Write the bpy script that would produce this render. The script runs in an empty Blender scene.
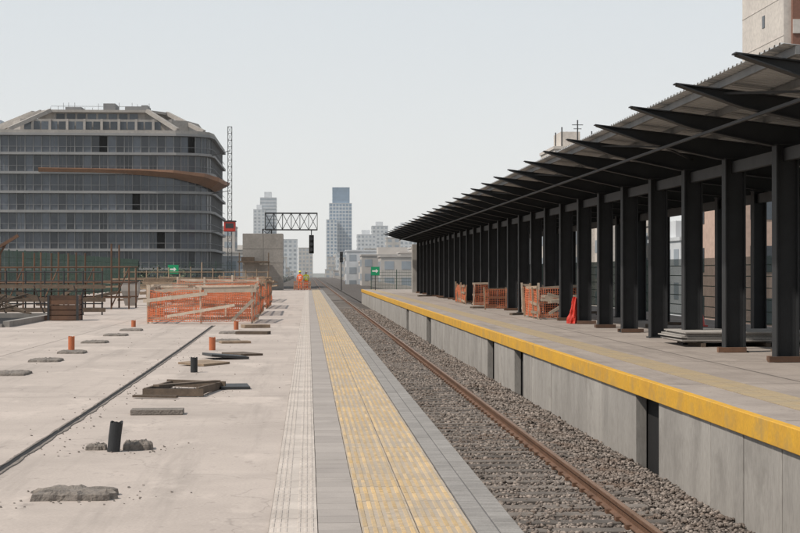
import bpy, math, random
import numpy as np
from mathutils import Vector, Matrix, noise as mnoise
random.seed(7); np.random.seed(7)
S = bpy.context.scene

# ---------------------------------------------------------------- materials
def mat(name, c1, c2=None, rough=0.85, scale=3.0, fine=60.0, fine_amt=0.18, bump=0.15, bdist=0.01,
        metal=0.0, detail=6, stretch=(1,1,1), island=0.0, spec=0.4, stain=None, stain_scale=0.4, streak=None, cracks=False):
    m = bpy.data.materials.new(name); m.use_nodes = True
    nt = m.node_tree; N = nt.nodes; L = nt.links
    b = N['Principled BSDF']
    tc = N.new('ShaderNodeTexCoord'); mp = N.new('ShaderNodeMapping')
    mp.inputs['Scale'].default_value = stretch
    L.new(tc.outputs['Object'], mp.inputs['Vector'])
    n1 = N.new('ShaderNodeTexNoise'); n1.inputs['Scale'].default_value = scale; n1.inputs['Detail'].default_value = detail
    n1.inputs['Roughness'].default_value = 0.65
    L.new(mp.outputs[0], n1.inputs['Vector'])
    cr = N.new('ShaderNodeValToRGB'); cr.color_ramp.elements[0].position = 0.33; cr.color_ramp.elements[1].position = 0.67
    c2 = c2 or tuple(x*0.75 for x in c1)
    cr.color_ramp.elements[0].color = (*c2, 1); cr.color_ramp.elements[1].color = (*c1, 1)
    L.new(n1.outputs['Fac'], cr.inputs['Fac'])
    col = cr.outputs['Color']
    def mul(colsock, facsock, lo, hi):
        mr = N.new('ShaderNodeMapRange'); mr.inputs['To Min'].default_value = lo; mr.inputs['To Max'].default_value = hi
        L.new(facsock, mr.inputs['Value'])
        mx = N.new('ShaderNodeVectorMath'); mx.operation = 'SCALE'
        L.new(colsock, mx.inputs[0]); L.new(mr.outputs[0], mx.inputs['Scale'])
        return mx.outputs[0]
    n2 = N.new('ShaderNodeTexNoise'); n2.inputs['Scale'].default_value = fine; n2.inputs['Detail'].default_value = 3
    L.new(mp.outputs[0], n2.inputs['Vector'])
    col = mul(col, n2.outputs['Fac'], 1-fine_amt*1.5, 1+fine_amt*1.5)
    if island:
        g = N.new('ShaderNodeNewGeometry')
        col = mul(col, g.outputs['Random Per Island'], 1-island, 1+island)
    def stainmix(col, stain, sc, stretchv, p0, p1, det=9, strength=1.0):
        mm = N.new('ShaderNodeMapping'); mm.inputs['Scale'].default_value = stretchv
        L.new(tc.outputs['Object'], mm.inputs['Vector'])
        n3 = N.new('ShaderNodeTexNoise'); n3.inputs['Scale'].default_value = sc; n3.inputs['Detail'].default_value = det
        n3.inputs['Roughness'].default_value = 0.7
        L.new(mm.outputs[0], n3.inputs['Vector'])
        r3 = N.new('ShaderNodeMapRange'); r3.inputs['From Min'].default_value = p0; r3.inputs['From Max'].default_value = p1
        r3.inputs['To Max'].default_value = strength
        L.new(n3.outputs['Fac'], r3.inputs['Value'])
        mx = N.new('ShaderNodeMix'); mx.data_type = 'RGBA'
        L.new(r3.outputs[0], mx.inputs['Factor']); L.new(col, mx.inputs['A']); mx.inputs['B'].default_value = (*stain, 1)
        return mx.outputs['Result']
    if stain: col = stainmix(col, stain, stain_scale, (1,1,1), 0.5, 0.72)
    if streak:
        col = stainmix(col, streak, 1.3, (1.6,0.10,1), 0.52, 0.68, 7, 0.85)
        col = stainmix(col, tuple(x*0.55 for x in streak), 2.6, (1,0.5,1), 0.62, 0.72, 6, 0.8)
        col = stainmix(col, tuple(min(1,x*1.75) for x in streak), 0.9, (0.7,0.35,1), 0.55, 0.62, 10, 0.5)
        col = stainmix(col, tuple(x*0.7 for x in streak), 7.0, (1,1,1), 0.60, 0.72, 4, 0.6)
    if cracks:
        vo = N.new('ShaderNodeTexVoronoi'); vo.feature='DISTANCE_TO_EDGE'; vo.inputs['Scale'].default_value = 0.22
        nz = N.new('ShaderNodeTexNoise'); nz.inputs['Scale'].default_value=1.5; nz.inputs['Detail'].default_value=6
        L.new(tc.outputs['Object'], nz.inputs['Vector'])
        ad = N.new('ShaderNodeVectorMath'); ad.operation='ADD'
        L.new(tc.outputs['Object'], ad.inputs[0]); L.new(nz.outputs['Color'], ad.inputs[1]); L.new(ad.outputs[0], vo.inputs['Vector'])
        lt = N.new('ShaderNodeMapRange'); lt.inputs['From Min'].default_value=0.0; lt.inputs['From Max'].default_value=0.003
        lt.inputs['To Min'].default_value=0.75; lt.inputs['To Max'].default_value=1.0
        L.new(vo.outputs['Distance'], lt.inputs['Value'])
        mx = N.new('ShaderNodeVectorMath'); mx.operation='SCALE'; L.new(col, mx.inputs[0]); L.new(lt.outputs[0], mx.inputs['Scale']); col = mx.outputs[0]
    L.new(col, b.inputs['Base Color'])
    b.inputs['Roughness'].default_value = rough; b.inputs['Metallic'].default_value = metal
    b.inputs['Specular IOR Level'].default_value = spec
    if bump:
        bp = N.new('ShaderNodeBump'); bp.inputs['Strength'].default_value = bump; bp.inputs['Distance'].default_value = bdist
        L.new(n2.outputs['Fac'], bp.inputs['Height']); L.new(bp.outputs[0], b.inputs['Normal'])
    return m

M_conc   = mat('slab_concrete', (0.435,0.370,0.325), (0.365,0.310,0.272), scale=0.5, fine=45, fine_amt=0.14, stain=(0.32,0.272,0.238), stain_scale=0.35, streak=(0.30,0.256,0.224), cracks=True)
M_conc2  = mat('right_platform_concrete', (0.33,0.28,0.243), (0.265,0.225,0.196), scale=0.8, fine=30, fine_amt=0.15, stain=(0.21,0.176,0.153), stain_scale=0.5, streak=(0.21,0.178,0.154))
M_wall   = mat('precast_concrete', (0.36,0.335,0.305), (0.27,0.25,0.228), scale=1.6, fine=35, stretch=(1,1,0.25), stain=(0.22,0.202,0.182), stain_scale=1.2, island=0.07)
M_wtile  = mat('pale_tactile_tile', (0.49,0.43,0.38), (0.39,0.34,0.30), scale=1.5, fine=70, fine_amt=0.14, island=0.07, stain=(0.34,0.295,0.26), stain_scale=1.4)
M_gtile  = mat('grey_paver', (0.345,0.305,0.275), (0.275,0.243,0.22), scale=1.2, fine=80, fine_amt=0.12, island=0.09, stain=(0.24,0.212,0.19), stain_scale=1.2)
M_ytile  = mat('worn_yellow_tile', (0.50,0.335,0.15), (0.38,0.300,0.205), scale=1.1, fine=40, fine_amt=0.17, island=0.16, detail=10, stain=(0.33,0.28,0.225), stain_scale=1.0)
M_ybase  = mat('worn_yellow_tile_base', (0.40,0.312,0.21), (0.33,0.28,0.228), scale=1.1, fine=40, fine_amt=0.17, island=0.08, detail=10, stain=(0.30,0.26,0.22), stain_scale=1.0)
M_edge   = mat('grooved_edge_tile', (0.285,0.266,0.248), (0.22,0.205,0.19), scale=2, fine=60, island=0.1)
M_edged  = mat('edge_tile_groove', (0.13,0.122,0.115), scale=2)
M_joint  = mat('dark_joint_filler', (0.09,0.076,0.064), (0.055,0.047,0.04), scale=4)  # dark filler colour for joints and tile beds
M_yel    = mat('yellow_edge_paint', (0.66,0.36,0.032), (0.54,0.29,0.038), scale=2.2, fine=25, fine_amt=0.15, rough=0.6, stain=(0.38,0.25,0.09), stain_scale=1.5)
M_ytop   = mat('right_tactile', (0.37,0.275,0.155), (0.29,0.235,0.165), scale=2, fine=30)
M_ball   = mat('ballast_base', (0.13,0.108,0.093), (0.05,0.042,0.036), scale=14, fine=30, fine_amt=0.4, bump=1.0, bdist=0.06)
M_stone  = mat('ballast_stone', (0.225,0.188,0.162), (0.14,0.116,0.099), scale=1.2, fine=60, island=0.6, stain=(0.13,0.085,0.06), stain_scale=0.8)
M_rail   = mat('rusty_rail', (0.18,0.098,0.06), (0.115,0.064,0.04), scale=3, fine=30, rough=0.7, metal=0.2)
M_railt  = mat('rail_head_worn', (0.32,0.205,0.145), (0.24,0.15,0.10), scale=2, rough=0.45, metal=0.5)
M_sleep  = mat('sleeper_concrete', (0.165,0.142,0.124), (0.10,0.086,0.075), scale=3, island=0.3)
M_black  = mat('black_steel_paint', (0.024,0.025,0.027), (0.016,0.017,0.018), scale=2, rough=0.6, fine_amt=0.2, bump=0.03)
M_dark   = mat('dark_steel_paint', (0.045,0.045,0.046), (0.03,0.03,0.031), scale=2, rough=0.6, bump=0.03)
M_rust   = mat('rusty_scaffold', (0.16,0.085,0.05), (0.09,0.055,0.04), scale=2, rough=0.8, bump=0.03, island=.3)
M_purl   = mat('galvanised_purlin', (0.20,0.198,0.195), (0.14,0.138,0.136), scale=2, rough=0.6)
M_sheet  = mat('roof_sheet', (0.44,0.44,0.435), (0.36,0.36,0.355), scale=0.6, rough=0.5, metal=0.0, bump=0.02)
M_blackfill   = mat('recess_shade_and_joint_black', (0.012,0.011,0.011))  # black painted in for shade inside openings; also the dark expansion joint
M_orange = mat('orange_net', (0.68,0.19,0.08), (0.58,0.19,0.10), scale=3, rough=0.7, bump=0)
M_orangp = mat('orange_pipe', (0.45,0.13,0.05), (0.36,0.11,0.05), scale=5, rough=0.5)
M_red    = mat('red_plastic', (0.55,0.04,0.025), (0.45,0.035,0.02), rough=0.45)
M_wood   = mat('weathered_timber', (0.33,0.24,0.165), (0.21,0.155,0.11), scale=6, fine=40, island=0.25)
M_woodp  = mat('pale_boards', (0.52,0.43,0.34), (0.40,0.33,0.26), scale=6, fine=40, island=0.25)
M_woodd  = mat('dark_timber', (0.13,0.095,0.068), (0.08,0.06,0.045), scale=6, fine=40, island=0.3)
M_white  = mat('white_paint', (0.72,0.70,0.67), (0.62,0.60,0.57), scale=3)
M_debris = mat('broken_mortar', (0.215,0.185,0.160), (0.135,0.116,0.10), scale=6, fine=40, fine_amt=0.3, bump=0.8, bdist=0.02)
M_margin = mat('mortar_margin', (0.22,0.185,0.158), (0.15,0.127,0.108), scale=5, fine=40, fine_amt=0.3, bump=0.5, bdist=0.01)
M_green  = mat('green_fence', (0.060,0.092,0.075), (0.045,0.07,0.056), scale=2)
M_gsign  = mat('green_sign', (0.01,0.27,0.12), (0.01,0.24,0.10), rough=0.5)
M_hvor   = mat('hi_vis_orange', (0.80,0.13,0.03), (0.65,0.12,0.03), scale=9, rough=0.8)
M_hvye   = mat('hi_vis_yellow', (0.66,0.70,0.06), (0.56,0.58,0.06), scale=9, rough=0.8)
M_navy   = mat('navy_trousers', (0.03,0.04,0.08), (0.02,0.025,0.05), scale=9)
M_skin   = mat('skin', (0.42,0.24,0.16), (0.38,0.21,0.14), scale=12, rough=0.6, bump=0.02)
M_boot   = mat('boot_leather', (0.03,0.022,0.018))
M_glassA = mat('facade_glass', (0.085,0.093,0.108), (0.05,0.058,0.07), scale=0.12, fine=0.5, fine_amt=0.2, rough=0.22, island=0.6, bump=0, spec=0.5)
M_slab   = mat('facade_slab_edge', (0.30,0.29,0.282), (0.24,0.234,0.23), scale=0.3, bump=0)
M_mull   = mat('facade_mullion', (0.24,0.236,0.234), (0.19,0.187,0.186), scale=0.3, bump=0)
M_pent   = mat('penthouse_concrete', (0.37,0.338,0.308), (0.28,0.258,0.236), scale=0.3, fine=3, bump=0)
M_ledge  = mat('debris_net_ledge', (0.30,0.155,0.09), (0.22,0.125,0.08), scale=0.4, fine=4, bump=0)
M_bconc  = mat('formed_concrete', (0.285,0.262,0.238), (0.21,0.195,0.177), scale=0.5, fine=5, stain=(0.17,0.158,0.143))
M_far1   = mat('distant_render_hazed', (0.56,0.57,0.58), (0.50,0.51,0.52), scale=0.02, fine=0.3, island=0.08, bump=0)  # lightened base colour, distance haze painted into it
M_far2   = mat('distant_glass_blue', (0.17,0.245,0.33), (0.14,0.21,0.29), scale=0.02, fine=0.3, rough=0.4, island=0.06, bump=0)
M_far3   = mat('distant_render_warm_hazed', (0.48,0.445,0.41), (0.40,0.372,0.345), scale=0.02, fine=0.3, island=0.15, bump=0)  # warm wall tone, paled with painted-in distance haze
M_farw   = mat('distant_window_hazed', (0.32,0.35,0.38), (0.26,0.29,0.32), scale=0.02, fine=0.3, island=0.2, bump=0)  # low contrast with walls: aerial haze is put into this colour
M_win    = mat('window_glass', (0.07,0.08,0.095), (0.05,0.06,0.07), rough=0.15, island=0.5, bump=0)
M_bwht   = mat('render_cream', (0.56,0.51,0.46), (0.49,0.445,0.405), scale=0.3, fine=3, bump=0)
M_bbrn   = mat('brick_red_brown', (0.22,0.11,0.08), (0.18,0.09,0.065), scale=0.3, fine=5, bump=0)
M_bpink  = mat('render_pink', (0.49,0.35,0.28), (0.43,0.30,0.245), scale=0.3, fine=3, bump=0)
M_ground = mat('city_ground', (0.20,0.195,0.18), (0.11,0.12,0.10), scale=0.02, fine=0.3)
M_leaf   = mat('foliage', (0.10,0.112,0.068), (0.065,0.078,0.048), scale=0.6, island=0.5, bump=0)
M_bark   = mat('bark', (0.10,0.08,0.06))
M_signal = mat('signal_housing', (0.02,0.02,0.02))

# ---------------------------------------------------------------- mesh builder
class MB:
    def __init__(s): s.v=[]; s.f=[]; s.mi=[]; s.cur=0
    def add(s, vs, fs):
        o=len(s.v); s.v += [tuple(v) for v in vs]
        for f in fs: s.f.append([o+i for i in f]); s.mi.append(s.cur)
    def box(s,x0,x1,y0,y1,z0,z1):
        s.add([(x0,y0,z0),(x1,y0,z0),(x1,y1,z0),(x0,y1,z0),(x0,y0,z1),(x1,y0,z1),(x1,y1,z1),(x0,y1,z1)],
              [(0,3,2,1),(4,5,6,7),(0,1,5,4),(1,2,6,5),(2,3,7,6),(3,0,4,7)])
    def rbox(s,c,size,rot=(0,0,0)):
        from mathutils import Euler
        R=Euler(rot).to_matrix(); c=Vector(c); a,b,d=[k/2 for k in size]
        P=[(-a,-b,-d),(a,-b,-d),(a,b,-d),(-a,b,-d),(-a,-b,d),(a,-b,d),(a,b,d),(-a,b,d)]
        s.add([c+R@Vector(p) for p in P],[(0,3,2,1),(4,5,6,7),(0,1,5,4),(1,2,6,5),(2,3,7,6),(3,0,4,7)])
    def beam(s,p,q,w,h):
        p=Vector(p);q=Vector(q);d=(q-p).normalized()
        up=Vector((0,0,1)) if abs(d.z)<0.95 else Vector((0,1,0))
        a=d.cross(up).normalized()*w/2; b=a.normalized().cross(d).normalized()*h/2
        P=[p-a-b,p+a-b,p+a+b,p-a+b,q-a-b,q+a-b,q+a+b,q-a+b]
        s.add(P,[(0,1,2,3),(7,6,5,4),(0,4,5,1),(1,5,6,2),(2,6,7,3),(3,7,4,0)])
    def tube(s,pts,rs,n=10,cap=True):
        pts=[Vector(p) for p in pts]
        if not hasattr(rs,'__len__'): rs=[rs]*len(pts)
        V=[]
        for i,p in enumerate(pts):
            d=(pts[min(i+1,len(pts)-1)]-pts[max(i-1,0)]).normalized()
            up=Vector((0,0,1)) if abs(d.z)<0.9 else Vector((0,1,0))
            a=d.cross(up).normalized(); b=a.cross(d).normalized()
            for k in range(n):
                t=2*math.pi*k/n; V.append(p+a*rs[i]*math.cos(t)+b*rs[i]*math.sin(t))
        F=[]
        for i in range(len(pts)-1):
            for k in range(n):
                k2=(k+1)%n; F.append((i*n+k,i*n+k2,(i+1)*n+k2,(i+1)*n+k))
        if cap: F.append(tuple(range(n))[::-1]); F.append(tuple((len(pts)-1)*n+k for k in range(n)))
        s.add(V,F)
    def extrude(s,poly,z0,z1,cap=True):
        n=len(poly)
        V=[(x,y,z0) for x,y in poly]+[(x,y,z1) for x,y in poly]
        F=[(i,(i+1)%n,n+(i+1)%n,n+i) for i in range(n)]
        if cap: F+= [tuple(range(n))[::-1],tuple(range(n,2*n))]
        s.add(V,F)
    def prism_y(s,poly,y0,y1):   # polygon in XZ extruded along Y
        n=len(poly)
        V=[(x,y0,z) for x,z in poly]+[(x,y1,z) for x,z in poly]
        F=[(i,(i+1)%n,n+(i+1)%n,n+i) for i in range(n)]+[tuple(range(n))[::-1],tuple(range(n,2*n))]
        s.add(V,F)
    def make(s,name,mats,parent=None,smooth=False,bevel=0):
        me=bpy.data.meshes.new(name); me.from_pydata(s.v,[],s.f)
        if not isinstance(mats,(list,tuple)): mats=[mats]
        for m in mats: me.materials.append(m)
        me.polygons.foreach_set('material_index',s.mi)
        if smooth: me.polygons.foreach_set('use_smooth',[True]*len(me.polygons))
        me.update()
        o=bpy.data.objects.new(name,me); S.collection.objects.link(o)
        if parent:
            o.parent=parent; o.matrix_parent_inverse=Matrix.Translation(-parent.location)
        if bevel:
            b=o.modifiers.new('bevel','BEVEL'); b.width=bevel; b.segments=2; b.limit_method='ANGLE'
        return o
def empty(name,loc=(0,0,0)):
    o=bpy.data.objects.new(name,None); o.location=loc; o.empty_display_size=0.5
    S.collection.objects.link(o); return o

# ---------------------------------------------------------------- ground
m=MB(); m.box(-6000,6000,-500,12000,-9,-8); m.make('ground',M_ground)
v=empty('railway_viaduct',(3,60,-2))
m=MB(); m.box(1.30,5.45,-10,900,-2.6,-1.62); m.box(-8,1.30,162,900,-3.0,-1.63); m.box(5.45,14,160,900,-3.0,-1.63); m.make('deck',M_bconc,v)
m=MB()
for y in range(0,900,30):
    m.box(0,5,y,y+1.5,-8,-2.6)
m.make('piers',M_bconc,v)
m=MB(); m.box(13.7,14,160,900,-1.60,-0.2); m.box(-8,-7.7,165,900,-1.60,-0.2); m.make('parapets',M_bconc,v)

# ---------------------------------------------------------------- left platform
lp=empty('station_platform',(-4,60,0))
m=MB(); m.box(-17,1.36,-6,158,-1.6,0.0); m.make('concrete_slab',M_conc,lp)
L=158.0; Y0=3.0
def sheet(name,x0,x1,mt,z=0.004,tile=0.4,gap=0.006,parent=lp,y0=Y0,y1=L,cols=1):
    b=MB(); b.add([(x0,y0,z),(x1,y0,z),(x1,y1,z),(x0,y1,z)],[(0,1,2,3)]); b.make(name+'_bed',M_joint,parent)
    t=MB(); n=int((y1-y0)/tile); w=(x1-x0)/cols
    for c in range(cols):
        for i in range(n):
            a=y0+i*tile; dz=random.uniform(0,0.0015)
            xx=x0+c*w; jx_=random.uniform(-.0012,.0012)
            t.box(xx+gap/2+jx_,xx+w-gap/2+jx_,a+gap/2,a+tile-gap/2,z-0.002,z+0.006+dz)
    t.make(name,mt,parent)
sheet('pale_guide_tiles',-0.26,0.065,M_wtile,cols=1)
sheet('grey_pavers',0.065,0.352,M_gtile,tile=0.3)
sheet('yellow_warning_tiles',0.352,1.09,M_ybase,cols=2)
sheet('grooved_edge_tiles',1.09,1.40,M_edged,tile=0.6)
m=MB()
def bar(x0,x1,y0,y1,z0,h,t=0.004):
    m.add([(x0,y0,z0),(x1,y0,z0),(x1,y1,z0),(x0,y1,z0),(x0+t,y0+t,z0+h),(x1-t,y0+t,z0+h),(x1-t,y1-t,z0+h),(x0+t,y1-t,z0+h)],
          [(4,5,6,7),(0,1,5,4),(1,2,6,5),(2,3,7,6),(3,0,4,7)])
y=Y0
while y<L-0.4:
    for k in range(7):
        xx=-0.245+k*0.0435
        if k==3: continue
        bar(xx,xx+0.024,y+0.02,y+0.185,0.0105,0.005); bar(xx,xx+0.024,y+0.215,y+0.38,0.0105,0.005)
    y+=0.4
m.make('pale_guide_ribs',M_wtile,lp)
m=MB(); y=Y0
while y<L-0.4:
    for k in range(12):
        if y>60 and k%2: continue
        xx=0.367+k*0.0605
        if k in (3,4,8): 
            for q in range(6): bar(xx,xx+0.03,y+0.02+q*0.065,y+0.05+q*0.065,0.0105,0.005)
        else: bar(xx,xx+0.032,y+0.02,y+0.38,0.0105,0.005)
    y+=0.4
m.make('yellow_warning_ribs',M_ytile,lp)
m=MB(); y=Y0
while y<L-0.1:
    step=0.05 if y<60 else 0.15
    bar(1.10,1.24,y,y+step*0.62,0.0105,0.006); bar(1.25,1.395,y,y+step*0.62,0.0105,0.006); y+=step
m.make('edge_ribs',M_edge,lp)
m=MB(); m.box(1.36,1.405,-6,158,-0.20,0.0035); m.make('edge_nosing',M_wall,lp)

m=MB()
P=[(-2.46,3),(-2.63,12),(-2.66,20),(-2.72,28),(-2.80,36),(-2.90,44),(-3.0,51)]
for (xa,ya),(xb,yb) in zip(P,P[1:]):
    m.add([(xa-0.04,ya,0.004),(xa+0.04,ya,0.004),(xb+0.04,yb,0.004),(xb-0.04,yb,0.004)],[(0,1,2,3)])
m.make('expansion_joint',[M_blackfill,M_dark],lp)
def jx(y):
    for (xa,ya_),(xb,yb_) in zip(P,P[1:]):
        if ya_<=y<=yb_: return xa+(xb-xa)*(y-ya_)/(yb_-ya_)
    return P[-1][0]
for sg in(-1,1):
    V=[];F=[];y=5.0;i=0
    while y<51:
        xc=jx(y); wi=0.028+0.010*mnoise.noise(Vector((y*3,sg,0))); wo=0.062+0.022*mnoise.noise(Vector((y*1.7,sg*5,3)))+.014*mnoise.noise(Vector((y*9,sg*5,3)))
        V+=[(xc+sg*wi,y,0.007),(xc+sg*(wi+.005),y,0.012),(xc+sg*(wo-.006),y,0.010),(xc+sg*wo,y,0.001)]
        if i:
            o=len(V)-8
            for k in range(3): F.append((o+k,o+k+1,o+k+5,o+k+4))
        y+=0.07;i+=1
    m=MB(); m.add(V,F); m.make('joint_mortar_margin',M_margin,lp)
m=MB()
for y in (22,34,46,58,72,88,104,124):
    m.add([(-17,y,0.003),(-0.28,y,0.003),(-0.28,y+0.012,0.003),(-17,y+0.012,0.003)],[(0,1,2,3)])
for x in (-6.2,-10.5):
    m.add([(x,3,0.0035),(x+0.012,3,0.0035),(x+0.012,150,0.0035),(x,150,0.0035)],[(0,1,2,3)])
m.make('saw_cut_joints',M_debris,lp)

# ---------------------------------------------------------------- right platform
rp=empty('station_platform',(9,60,0))
XR=5.27
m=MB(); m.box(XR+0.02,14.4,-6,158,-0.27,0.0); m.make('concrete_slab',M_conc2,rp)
m=MB()
y=-6.0
while y<157:
    m.box(XR-0.02,XR+0.10,y+0.004,y+1.996,-0.265,0.006+random.uniform(0,.003)); y+=2.0
m.make('yellow_painted_edge',M_yel,rp,bevel=0.008)
opens=[(23.95,25.6),(39.2,40.9),(45.3,47.1),(69,71.5),(84,86)]
cuts=[-6.0]
for a,b_ in opens: cuts+=[a,b_]
cuts.append(158.0)
m=MB()
for i in range(0,len(cuts),2):
    a,b_=cuts[i],cuts[i+1]; n=max(1,round((b_-a)/1.55)); w=(b_-a)/n
    for k in range(n):
        j=random.uniform(0,0.012)
        m.box(XR+0.03-j,XR+0.2,a+k*w+0.012,a+(k+1)*w-0.012,-1.65,-0.272)
m.make('precast_wall_panels',M_wall,rp,bevel=0.008)
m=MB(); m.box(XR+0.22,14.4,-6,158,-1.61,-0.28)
m.make('recess_shade_backing',M_blackfill,rp)  # black block behind the wall panels, paints the shade seen in the gaps
m=MB()
for i in range(0,len(cuts),2): m.box(XR+0.07,XR+0.1,cuts[i]+0.03,cuts[i+1]-0.03,-1.65,-0.273)
m.make('panel_joint_filler',M_joint,rp)
m=MB()
y=3.0
while y<156:
    for c in range(2):
        m.box(6.02+c*0.3,6.31+c*0.3,y+0.005,y+0.395,0.001,0.008)
    y+=0.4
m.make('warning_tiles',M_ytop,rp)
m=MB()
for y in range(6,156,6): m.add([(5.45,y,0.003),(14.3,y,0.003),(14.3,y+0.02,0.003),(5.45,y+0.02,0.003)],[(0,1,2,3)])
for x in (7.6,10.2): m.add([(x,0,0.0035),(x+0.02,0,0.0035),(x+0.02,157,0.0035),(x,157,0.0035)],[(0,1,2,3)])
m.make('slab_joints',M_joint,rp)

# ---------------------------------------------------------------- track
tr=empty('railway_track',(2.94,60,-1.2))
XL_,XR_=2.10,3.78
def prof(cx):
    return [(cx-0.07,-1.26),(cx+0.07,-1.26),(cx+0.07,-1.245),(cx+0.012,-1.225),(cx+0.012,-1.15),(cx+0.035,-1.14),(cx+0.035,-1.10),(cx-0.035,-1.10),(cx-0.035,-1.14),(cx-0.012,-1.15),(cx-0.012,-1.225),(cx-0.07,-1.245)]
m=MB()
for cx in (XL_,XR_): m.prism_y(prof(cx),-5,900)
m.make('rails',M_rail,tr)
m=MB()
for cx in (XL_,XR_): m.box(cx-0.028,cx+0.028,-5,900,-1.099,-1.097)
m.make('rail_running_surface',M_railt,tr)
m=MB(); cl=MB()
y=4.0
while y<300:
    m.rbox((2.94+random.uniform(-.02,.02),y+0.13,-1.375),(2.78,0.25,0.19),(random.uniform(-.03,.03),random.uniform(-.004,.004),random.uniform(-.012,.012)))
    if y<70:
        for cx in (XL_,XR_):
            for sgn in(-1,1): cl.box(cx+sgn*0.075-0.03,cx+sgn*0.075+0.03,y+0.07,y+0.19,-1.29,-1.225)
    y+=0.62
m.make('sleepers',M_sleep,tr,bevel=0.012); cl.make('rail_clips',M_rail,tr)
nx=44; ys=np.concatenate([np.arange(2,60,0.25),np.arange(60,900,8)])
def bz(x,y):
    base=-1.315
    if x>4.45: base-= (x-4.45)*0.12
    elif x<1.7: base-=0.03
    return base+0.02*mnoise.noise(Vector((x*1.5,y*1.5,0)))+0.05*max(0,mnoise.noise(Vector((x*.7,y*.5,5))))*(x>4.1)
V=[];F=[]
for y in ys:
    for i in range(nx):
        x=1.36+(XR+0.1-1.36)*i/(nx-1); V.append((x,float(y),bz(x,float(y))))
for j in range(len(ys)-1):
    for i in range(nx-1): F.append((j*nx+i,j*nx+i+1,(j+1)*nx+i+1,(j+1)*nx+i))
m=MB(); m.add(V,F)
for x0,x1 in((-7.6,1.36),(5.37,13.6)):
    m.add([(x0,160,-1.35),(x1,160,-1.35),(x1,900,-1.35),(x0,900,-1.35)],[(0,1,2,3)])
m.make('ballast_bed',M_ball,tr,smooth=True)
t=(1+5**.5)/2
ico=np.array([(-1,t,0),(1,t,0),(-1,-t,0),(1,-t,0),(0,-1,t),(0,1,t),(0,-1,-t),(0,1,-t),(t,0,-1),(t,0,1),(-t,0,-1),(-t,0,1)])/1.9
icf=np.array([(0,11,5),(0,5,1),(0,1,7),(0,7,10),(0,10,11),(1,5,9),(5,11,4),(11,10,2),(10,7,6),(7,1,8),(3,9,4),(3,4,2),(3,2,6),(3,6,8),(3,8,9),(4,9,5),(2,4,11),(6,2,10),(8,6,7),(9,8,1)])
pts=[]
def scatter(n,ya,yb,smin,smax):
    c=0
    while c<n:
        x=random.uniform(1.42,XR); y=random.uniform(ya,yb)
        ph=(y-4.0)%0.62; cov=mnoise.noise(Vector((x*1.1,y*0.5,9)))
        if ph<0.26 and 1.6<x<4.28 and random.random()<0.70-cov*0.9: continue
        if abs(x-XL_)<0.05 or abs(x-XR_)<0.05: continue
        pts.append((x,y,bz(x,y)+random.uniform(-0.01,0.03)+(0.015 if ph<.26 else 0),random.uniform(smin,smax))); c+=1
scatter(27000,9,30,0.016,0.038); scatter(20000,30,60,0.022,0.045); scatter(12000,60,130,0.03,0.06)
n=len(pts); P_=np.array(pts)
V=np.repeat(ico[None],n,0)*np.random.uniform(0.65,1.25,(n,12,1))
V=V*np.random.uniform(0.6,1.3,(n,1,3))
ang=np.random.uniform(0,6.28,n); ca,sa=np.cos(ang)[:,None],np.sin(ang)[:,None]
X=V[:,:,0]*ca-V[:,:,1]*sa; Yv=V[:,:,0]*sa+V[:,:,1]*ca
V=np.stack([X,Yv,V[:,:,2]*0.8],2)*P_[:,3][:,None,None]+P_[:,None,:3]
F=(icf[None]+(np.arange(n)*12)[:,None,None]).reshape(-1,3)
me=bpy.data.meshes.new('ballast_stones'); me.vertices.add(n*12); me.vertices.foreach_set('co',V.reshape(-1).astype(np.float32))
me.loops.add(len(F)*3); me.loops.foreach_set('vertex_index',F.reshape(-1).astype(np.int32))
me.polygons.add(len(F)); me.polygons.foreach_set('loop_start',np.arange(0,len(F)*3,3,dtype=np.int32))
me.update(calc_edges=True); me.validate(); me.materials.append(M_stone)
o=bpy.data.objects.new('ballast_stones',me); S.collection.objects.link(o); o.parent=tr; o.matrix_parent_inverse=Matrix.Translation(-tr.location)

# ---------------------------------------------------------------- canopy
cn=empty('station_canopy',(9,80,0))
SP=3.7; ystart=22.5
cols=[ystart+SP*i for i in range(30)]
CX=9.05; BX=11.7
def topz(x): return 4.80-(x-6.2)*0.118
m=MB(); ft=MB()
for y in cols:
    for cx,w in((CX,0.44),(BX,0.34)):
        zt=topz(cx)-0.36
        m.box(cx-w/2,cx-w/2+0.03,y-0.15,y+0.15,0,zt); m.box(cx+w/2-0.03,cx+w/2,y-0.15,y+0.15,0,zt)
        m.box(cx-w/2+0.03,cx+w/2-0.03,y-0.02,y+0.02,0,zt)
        m.box(cx-w/2-0.05,cx+w/2+0.05,y-0.2,y+0.2,0.0,0.03)
        ft.box(cx-w/2-0.02,cx+w/2+0.02,y-0.165,y+0.165,zt,zt+0.02)
m.make('columns',M_black,cn); ft.make('cap_plates',M_black,cn)
m=MB()
for y in cols:
    poly=[(6.10,topz(6.1)-0.015),(7.2,topz(7.2)-0.25),(CX-0.3,topz(CX)-0.36),(CX+0.3,topz(CX)-0.36),(BX+0.3,topz(BX)-0.34),(13.2,topz(13.2)-0.14),(13.2,topz(13.2)),(6.10,topz(6.1))]
    m.prism_y(poly,y-0.012,y+0.012)
    m.beam((6.06,y,topz(6.06)),(13.2,y,topz(13.2)),0.22,0.02)
    b0=poly[:6]
    for (xa,za),(xb,zb) in zip(b0,b0[1:]): m.beam((xa,y,za),(xb,y,zb),0.22,0.02)
m.make('rafters',M_black,cn)
ya,yb=cols[0]-0.55,cols[-1]+1.2
m=MB()
x=6.82
while x<13.2:
    m.box(x-0.03,x+0.03,ya,yb,topz(x)+0.012,topz(x)+0.13); x+=0.92
m.make('purlins',M_purl,cn)
m=MB()
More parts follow.
